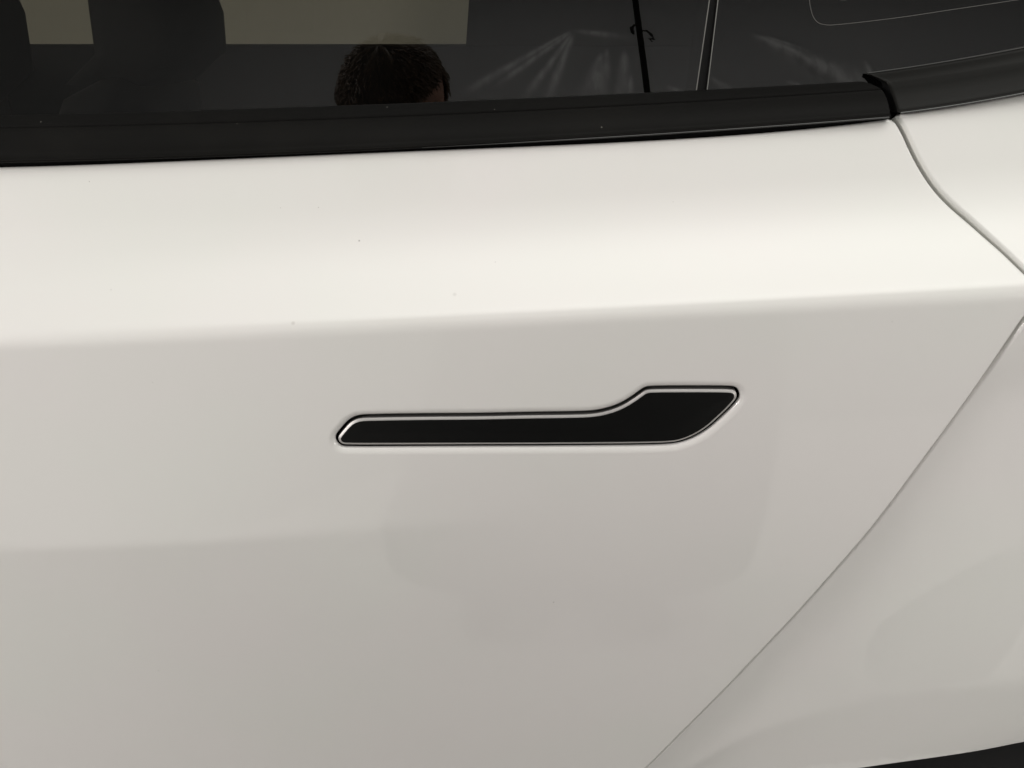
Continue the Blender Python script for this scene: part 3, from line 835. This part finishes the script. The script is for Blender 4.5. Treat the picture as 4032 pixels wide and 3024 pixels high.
for a, b, w0, w1, h in SHEET_RIDGES:
    Y += ridge(a, b, w0 * 1.5, w1 * 1.5, h); FOLD_SHINE = np.maximum(FOLD_SHINE, ridge(a, b, w0, w1, 1.0))
rng = np.random.RandomState(3)
for _ in range(26):
    a = (rng.uniform(-3.2, 3.2), rng.uniform(0.2, 3.3)); L = rng.uniform(.2, .6); an = rng.uniform(-2.6, -0.5)
    Y += ridge(a, (a[0] + L * math.cos(an), a[1] + L * math.sin(an)), .02, .06, rng.uniform(-.006, .006))
V = np.stack([X.ravel(), Y.ravel(), Z.ravel()], -1)
Fc = [(i * nx + j, i * nx + j + 1, (i + 1) * nx + j + 1, (i + 1) * nx + j) for i in range(nz_ - 1) for j in range(nx - 1)]
SHEET = noise_mat('grey_plastic_sheet', (0.37, 0.37, 0.38), (0.45, 0.45, 0.455), 1.6, 0.30, 0.5)
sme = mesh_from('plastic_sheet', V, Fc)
# fold highlights painted into the sheet colour as pale streaks
at = sme.attributes.new('fold_shine', 'FLOAT', 'POINT'); at.data.foreach_set('value', FOLD_SHINE.ravel().astype(np.float32))
nt = SHEET.node_tree; b_ = nt.nodes['Principled BSDF']; src = b_.inputs['Base Color'].links[0].from_socket
an_ = nd(nt, 'ShaderNodeAttribute', attribute_name='fold_shine'); mw = nd(nt, 'ShaderNodeMix', data_type='RGBA')
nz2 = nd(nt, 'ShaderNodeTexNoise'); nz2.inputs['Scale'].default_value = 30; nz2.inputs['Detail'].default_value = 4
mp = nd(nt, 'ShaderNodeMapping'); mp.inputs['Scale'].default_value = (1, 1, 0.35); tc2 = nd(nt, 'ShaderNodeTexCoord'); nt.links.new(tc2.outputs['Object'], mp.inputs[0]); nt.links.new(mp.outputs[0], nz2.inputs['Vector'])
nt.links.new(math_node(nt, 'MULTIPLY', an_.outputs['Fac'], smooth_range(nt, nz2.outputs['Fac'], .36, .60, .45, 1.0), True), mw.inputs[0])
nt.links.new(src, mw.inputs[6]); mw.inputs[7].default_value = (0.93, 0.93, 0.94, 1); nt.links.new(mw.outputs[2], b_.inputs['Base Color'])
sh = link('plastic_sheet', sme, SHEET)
tag(sh, 'creased grey plastic sheet mirrored in the window glass', 'plastic sheet')

# dark pole with tie cords in front of the sheet
pole = bpy.data.objects.new('support_pole', None); COL.objects.link(pole); pole.location = (0, 0, 0)
tag(pole, 'dark upright pole with tie cords mirrored in the window', 'pole')
def tube(name, pts, rad, mat, parent, seg=10):
    pts = [Vector(p) for p in pts]; V = []; Fc = []; n = len(pts)
    rads = rad if isinstance(rad, (list, tuple)) else [rad] * n
    for i, p in enumerate(pts):
        t = (pts[min(i + 1, n - 1)] - pts[max(i - 1, 0)]).normalized(); a = t.orthogonal().normalized(); b = t.cross(a)
        for k in range(seg):
            an = 2 * math.pi * k / seg; V.append(p + (a * math.cos(an) + b * math.sin(an)) * rads[i])
    for i in range(n - 1):
        for k in range(seg): Fc.append((i * seg + k, i * seg + (k + 1) % seg, (i + 1) * seg + (k + 1) % seg, (i + 1) * seg + k))
    Fc += [tuple(range(seg)), tuple(range(n * seg - 1, (n - 1) * seg - 1, -1))]
    return link(name, mesh_from(name, V, Fc), mat, parent)
PTOP = Vector((0.360, -1.4, 3.35)); PBOT = Vector((0.56, -1.4, 0.0))
tube('pole_tube', [PBOT, PTOP], 0.0115, DARK, pole, 16)
def on_pole(z): t = (z - PBOT.z) / (PTOP.z - PBOT.z); return PBOT.lerp(PTOP, t)
a = on_pole(2.79)
tube('tie_cord', [a + Vector((0, .012, 0)), a + Vector((.022, .02, -.006)), a + Vector((.042, .01, -.020)), a + Vector((.050, 0, -.030)), a + Vector((.036, -.004, -.027)), a + Vector((.046, -.01, -.036))], [.003, .003, .005, .007, .006, .003], DARK, pole, 8)
tube('tie_cord', [a + Vector((0, .012, .03)), a + Vector((-.020, .016, .026)), a + Vector((-.030, .01, .016)), a + Vector((-.026, 0, .006)), a + Vector((-.020, -.01, .002))], [.003, .004, .008, .007, .003], DARK, pole, 8)

# pale wall beyond the car, seen through both windows
wl = link('far_wall', mesh_from('far_wall', [(-6, 3.4, 0), (3, 3.4, 0), (3, 3.4, 3.6), (-6, 3.4, 3.6)], [(0, 1, 2, 3)], False),
          noise_mat('cream_wall', (0.56, 0.535, 0.475), (0.64, 0.61, 0.54), 1.2, 0.8, 0.2))
tag(wl, kind='structure')

# ------------------------------------------------------------------ phone in the photographer's hands
PH = Matrix.Translation(CAM_POS) @ Matrix.Rotation(math.radians(90) - PITCH, 4, 'X')     # lens frame: -Z looks at the door
phone = bpy.data.objects.new('phone', None); COL.objects.link(phone); phone.location = CAM_POS
tag(phone, 'dark smartphone held in front of the door', 'phone')
def rbox(name, cx, cy, cz, sx, sy, sz, bev, mat, parent):
    bm = bmesh.new(); bmesh.ops.create_cube(bm, size=1.0)
    for v in bm.verts: v.co = Vector((cx + v.co.x * sx, cy + v.co.y * sy, cz + v.co.z * sz))
    bmesh.ops.bevel(bm, geom=bm.edges[:], offset=bev, segments=3, affect='EDGES', profile=.5)
    me = bpy.data.meshes.new(name); bm.to_mesh(me); bm.free(); me.transform(PH)
    me.transform(Matrix.Translation(-CAM_POS))
    return link(name, me, mat, parent)
PHM = simple('phone_back', (0.01, 0.01, 0.011), 0.15)
rbox('phone_body', 0.058, -0.024, 0.0072, 0.143, 0.070, 0.0076, 0.0025, PHM, phone)
rbox('phone_screen', 0.058, -0.024, 0.0112, 0.130, 0.064, 0.0006, 0.0002, simple('screen_glass', (0.02, 0.02, 0.022), 0.05), phone)

# ------------------------------------------------------------------ the photographer, mirrored head in the window
HEAD = Vector(HEAD_POS); fdir = Vector(HEAD_F).normalized()
r0 = Vector((1, 0.0, HEAD_ROLL)); rdir = (r0 - fdir * r0.dot(fdir)).normalized(); udir = rdir.cross(fdir).normalized()
HM = Matrix((( rdir.x, fdir.x, udir.x, HEAD.x), (rdir.y, fdir.y, udir.y, HEAD.y), (rdir.z, fdir.z, udir.z, HEAD.z), (0, 0, 0, 1)))
def hp(x, y, z): return HM @ Vector((x, y, z))        # head frame: x right ear, y face, z crown
bmP = bmesh.new()
def ball(c, sx, sy, sz, M=None, seg=20):
    r = bmesh.ops.create_uvsphere(bmP, u_segments=seg, v_segments=seg // 2 + 2, radius=1.0)
    for v in r['verts']:
        p = Vector((v.co.x * sx, v.co.y * sy, v.co.z * sz))
        v.co = (M.to_3x3() @ p if M else p) + Vector(c)
def limb(pts, rads, seg=14):
    pts = [Vector(p) for p in pts]; n = len(pts); ring = []
    # densify
    P = []; R = []
    for i in range(n - 1):
        for k in range(6):
            t = k / 6; P.append(pts[i].lerp(pts[i + 1], t)); R.append(rads[i] * (1 - t) + rads[i + 1] * t)
    P.append(pts[-1]); R.append(rads[-1])
    for i, p in enumerate(P):
        t = (P[min(i + 1, len(P) - 1)] - P[max(i - 1, 0)]).normalized(); a = t.orthogonal().normalized(); b = t.cross(a)
        ring.append([bmP.verts.new(p + (a * math.cos(2 * math.pi * k / seg) + b * math.sin(2 * math.pi * k / seg)) * R[i]) for k in range(seg)])
    for i in range(len(P) - 1):
        for k in range(seg): bmP.faces.new((ring[i][k], ring[i][(k + 1) % seg], ring[i + 1][(k + 1) % seg], ring[i + 1][k]))
    bmP.faces.new(ring[0][::-1]); bmP.faces.new(ring[-1])
    for p, r in zip(pts, rads): ball(p, r * .995, r * .995, r * .995, seg=12)
def ell_limb(a, b, ra, rb):      # flattened trunk pieces: radii (x, y)
    seg = 28; ring = []
    a = Vector(a); b = Vector(b)
    for i in range(9):
        t = i / 8; p = a.lerp(b, t); rx = ra[0] * (1 - t) + rb[0] * t; ry = ra[1] * (1 - t) + rb[1] * t
        ring.append([bmP.verts.new(p + Vector((rx * math.cos(2 * math.pi * k / seg), ry * math.sin(2 * math.pi * k / seg), 0))) for k in range(seg)])
    for i in range(8):
        for k in range(seg): bmP.faces.new((ring[i][k], ring[i][(k + 1) % seg], ring[i + 1][(k + 1) % seg], ring[i + 1][k]))
    bmP.faces.new(ring[0][::-1]); bmP.faces.new(ring[-1])
# head
ball(hp(0, -0.012, 0.022), .076, .095, .088, HM); ball(hp(0, 0.018, -0.045), .060, .068, .078, HM); ball(hp(0, 0.045, -0.098), .030, .026, .022, HM)
ball(hp(0, 0.086, -0.026), .011, .014, .024, HM, 12); ball(hp(0, 0.094, -0.042), .014, .011, .009, HM, 12)
ball(hp(0, 0.083, 0.010), .050, .014, .012, HM, 12)
ball(hp(0, 0.084, -0.073), .022, .009, .006, HM, 12); ball(hp(0, 0.083, -0.084), .019, .009, .006, HM, 12)
for s_ in (-1, 1):
    ball(hp(s_ * .030, .082, -0.006), .013, .009, .010, HM, 12)
    ball(hp(s_ * .092, -0.008, -0.006), .010, .020, .033, HM @ Matrix.Rotation(s_ * 0.5, 4, 'Z'), 14)
    ball(hp(s_ * .040, .052, -0.040), .022, .026, .026, HM, 12)
cx = HEAD.x
nb = hp(0, 0.0, -0.125); BY = -0.07; chest = Vector((cx + .11, -0.255 + BY, 1.345)); 
limb([hp(0, -0.005, -0.05), nb, Vector((cx + .04, -0.20 + BY, 1.44))], [.056, .058, .066])
pel = Vector((cx + .35, -0.245, 0.96))
shl = Vector((cx - .10, -0.235 + BY, 1.400)); shr = Vector((cx + .27, -0.225 + BY, 1.365))
limb([shl, Vector((cx + .07, -0.23 + BY, 1.405)), shr], [.062, .075, .062])
ell_limb((cx + .05, -0.235 + BY, 1.42), chest - Vector((0, 0, .03)), (.10, .07), (.185, .115))
ell_limb(chest - Vector((0, 0, .02)), (cx + .24, -0.275, 1.10), (.185, .118), (.185, .115))
ell_limb((cx + .24, -0.275, 1.11), pel - Vector((0, 0, .06)), (.190, .112), (.24, .115))
ball(pel, .245, .118, .13)
ell_limb(pel - Vector((0, 0, .02)), (pel.x + .01, pel.y + .02, 0.24), (.25, .118), (.29, .16))
elr = Vector((cx + .50, -0.24 + BY, 1.145)); wrr = Vector((0.155, -0.085, 1.135))
ell = Vector((cx - .17, -0.215 + BY, 1.130)); wrl = Vector((-0.065, -0.085, 1.150))
limb([shr, elr], [.058, .043]); limb([elr, wrr], [.042, .028])
limb([shl, ell], [.058, .043]); limb([ell, wrl], [.042, .028])
for s_ in (-1, 1):
    hip = pel + Vector((s_ * .092, 0, -.04)); knee = Vector((pel.x + s_ * .105, -.25, .50)); ank = Vector((pel.x + s_ * .115, -.30, .09))
    limb([hip, knee, ank], [.105, .085, .05]); limb([ank + Vector((0, -.02, -.045)), ank + Vector((s_ * .02, .10, -.052)), ank + Vector((s_ * .03, .17, -.056))], [.042, .040, .030])
# hands: palm at the phone edge, four bent fingers behind it, thumb on the screen side
def php(x, y, z): return PH @ Vector((x, y, z))
def hand(side, ex, wr):
    # side -1: left end of the phone, +1: right end.  lens frame, z>0 is towards the photographer
    palm = php(ex + side * .020, -.040, .030)
    limb([wr, php(ex + side * .026, -.058, .042), palm], [.027, .024, .021])
    ball(php(ex + side * .018, -.030, .020), .016, .034, .020, PH)
    for i, (yy, ln) in enumerate(((.004, .058), (-.016, .066), (-.036, .062), (-.055, .048))):
        b0 = php(ex + side * .022, yy, .018); b1 = php(ex + side * .016, yy + .002, .000); b2 = php(ex - side * (ln * .35 - .012), yy + .003, -.0065); b3 = php(ex - side * (ln * .62 - .012), yy + .003, -.0045)
        limb([b0, b1, b2, b3], [.0098, .0088, .0080, .0070], 10)
    t0_ = php(ex + side * .020, -.046, .030); t1_ = php(ex + side * .006, -.030, .030); t2_ = php(ex - side * .012, -.012, .0195)
    limb([t0_, t1_, t2_], [.0125, .0105, .0088], 10)
hand(1, 0.1295, wrr)
# left hand cups the lower edge of the phone
lp = php(0.012, -.075, .026)
limb([wrl, php(-.002, -.098, .036), lp], [.027, .024, .020]); ball(php(.010, -.074, .022), .034, .016, .020, PH)
for i, xx in enumerate((-.014, .004, .022, .040)):
    limb([php(xx, -.074, .018), php(xx + .001, -.071, .000), php(xx + .002, -.060 + .003 * (i % 2), -.0045)], [.0098, .0088, .0072], 10)
limb([php(.040, -.076, .028), php(.050, -.062, .030), php(.058, -.045, .0195)], [.0125, .0105, .0088], 10)
me = bpy.data.meshes.new('person_body'); bmP.to_mesh(me); bmP.free()
tmp = bpy.data.objects.new('person_tmp', me); COL.objects.link(tmp)
md = tmp.modifiers.new('r', 'REMESH'); md.mode = 'VOXEL'; md.voxel_size = 0.0048; md.use_smooth_shade = True
ms = tmp.modifiers.new('s', 'SMOOTH'); ms.factor = .5; ms.iterations = 4
dg = bpy.context.evaluated_depsgraph_get(); dg.update()
body_me = bpy.data.meshes.new_from_object(tmp.evaluated_get(dg))
bpy.data.objects.remove(tmp)
person = bpy.data.objects.new('person', None); COL.objects.link(person); person.location = (pel.x, pel.y, 0)
tag(person, 'person with short dark brown hair, head bowed, mirrored in the rear window glass', 'person')
SKIN = simple('skin', (0.42, 0.23, 0.16), 0.5, 0.4)
SHIRT = noise_mat('dark_coat', (0.025, 0.026, 0.029), (0.04, 0.041, 0.045), 60, 0.85, 0.2)
JEANS = noise_mat('dark_jeans', (0.03, 0.035, 0.05), (0.05, 0.055, 0.075), 90, 0.85, 0.2)
SHOE = simple('dark_shoe', (0.03, 0.03, 0.03), 0.6)
body_me.materials.clear()
for m in (SKIN, SHIRT, JEANS, SHOE): body_me.materials.append(m)
co = np.empty(len(body_me.polygons) * 3); body_me.polygons.foreach_get('center', co); co = co.reshape(-1, 3)
idx = np.ones(len(co), int)
idx[co[:, 2] < 0.246] = 2; idx[co[:, 2] < 0.085] = 3
hd = (co - np.array(HEAD)) @ np.array([udir.x, udir.y, udir.z])
dh = np.linalg.norm(co - np.array(HEAD), axis=1)
idx[(dh < 0.20) & (hd > -0.165) & (co[:, 2] > 1.40)] = 0
for w, el in ((wrr, elr), (wrl, ell)):
    ax = np.array((Vector(w) - Vector(el)).normalized()); t = (co - np.array(w)) @ ax
    idx[(t > -0.015) & (np.linalg.norm(co - np.array(w), axis=1) < 0.22) & (co[:, 1] > -0.11)] = 0
body_me.polygons.foreach_set('material_index', idx.tolist()); body_me.polygons.foreach_set('use_smooth', [True] * len(co))
body_me.transform(Matrix.Translation((-pel.x, -pel.y, 0)))
pb = bpy.data.objects.new('body', body_me); COL.objects.link(pb); pb.parent = person
# hair: cap plus many short tufts
HAIR = noise_mat('dark_brown_hair', (0.085, 0.053, 0.030), (0.16, 0.10, 0.056), 40, 0.45, 0.5)
V = []; Fc = []
def hair_shell(th, ph):          # th from crown, ph azimuth (0 = face)
    n = Vector((math.sin(th) * math.sin(ph), math.sin(th) * math.cos(ph), math.cos(th)))
    return n
def hairline(ph):                # how far down the hair reaches from the crown
    c = math.cos(ph)
    if 0.5 < ph < 2.1: return math.radians(66)
    return math.radians(62 if c > .75 else 62 + 58 * (0.75 - c) / 1.75 + (16 if c < -0.25 else 0))
NT, NP = 16, 48
for i in range(NT + 1):
    for j in range(NP):
        ph = 2 * math.pi * j / NP; th = hairline(ph) * i / NT; n = hair_shell(th, ph)
        wv = 1 + 0.05 * math.sin(7 * ph + 3 * th) * math.sin(5 * th)
        k = 1.0 - 0.10 * (i / NT) ** 4
        p = hp(n.x * .080 * wv * k, -0.012 + n.y * .104 * wv * k, 0.022 + n.z * .101 * wv * k)
        V.append(p - Vector((pel.x, pel.y, 0)))
for i in range(NT):
    for j in range(NP): Fc.append((i * NP + j, i * NP + (j + 1) % NP, (i + 1) * NP + (j + 1) % NP, (i + 1) * NP + j))
rng = random.Random(5)
for _ in range(4200):
    ph = rng.uniform(0, 2 * math.pi); th = hairline(ph) * math.sqrt(rng.random()); n = hair_shell(th, ph)
    b = Vector((n.x * .077, -0.012 + n.y * .101, 0.022 + n.z * .098))
    down = Vector((math.cos(th) * math.sin(ph), math.cos(th) * math.cos(ph), -math.sin(th)))
    dr = (n * rng.uniform(-.02, .10) + down * rng.uniform(.5, 1.0) + Vector((rng.uniform(-.25, .25) + .05, rng.uniform(-.3, .3), rng.uniform(-.2, .2)))).normalized()
    L = rng.uniform(.010, .020); tip = b + dr * L; w = rng.uniform(.0012, .0028)
    a1 = dr.orthogonal().normalized(); a2 = dr.cross(a1); mid = b.lerp(tip, .55) + n * .002
    o = len(V)
    for k in range(3): V.append(HM @ (b + (a1 * math.cos(k * 2.094) + a2 * math.sin(k * 2.094)) * w) - Vector((pel.x, pel.y, 0)))
    for k in range(3): V.append(HM @ (mid + (a1 * math.cos(k * 2.094) + a2 * math.sin(k * 2.094)) * w * .8) - Vector((pel.x, pel.y, 0)))
    V.append(HM @ tip - Vector((pel.x, pel.y, 0)))
    for k in range(3):
        l = (k + 1) % 3; Fc += [(o + k, o + l, o + 3 + l, o + 3 + k), (o + 3 + k, o + 3 + l, o + 6)]
link('hair', mesh_from('hair', V, Fc), HAIR, person)
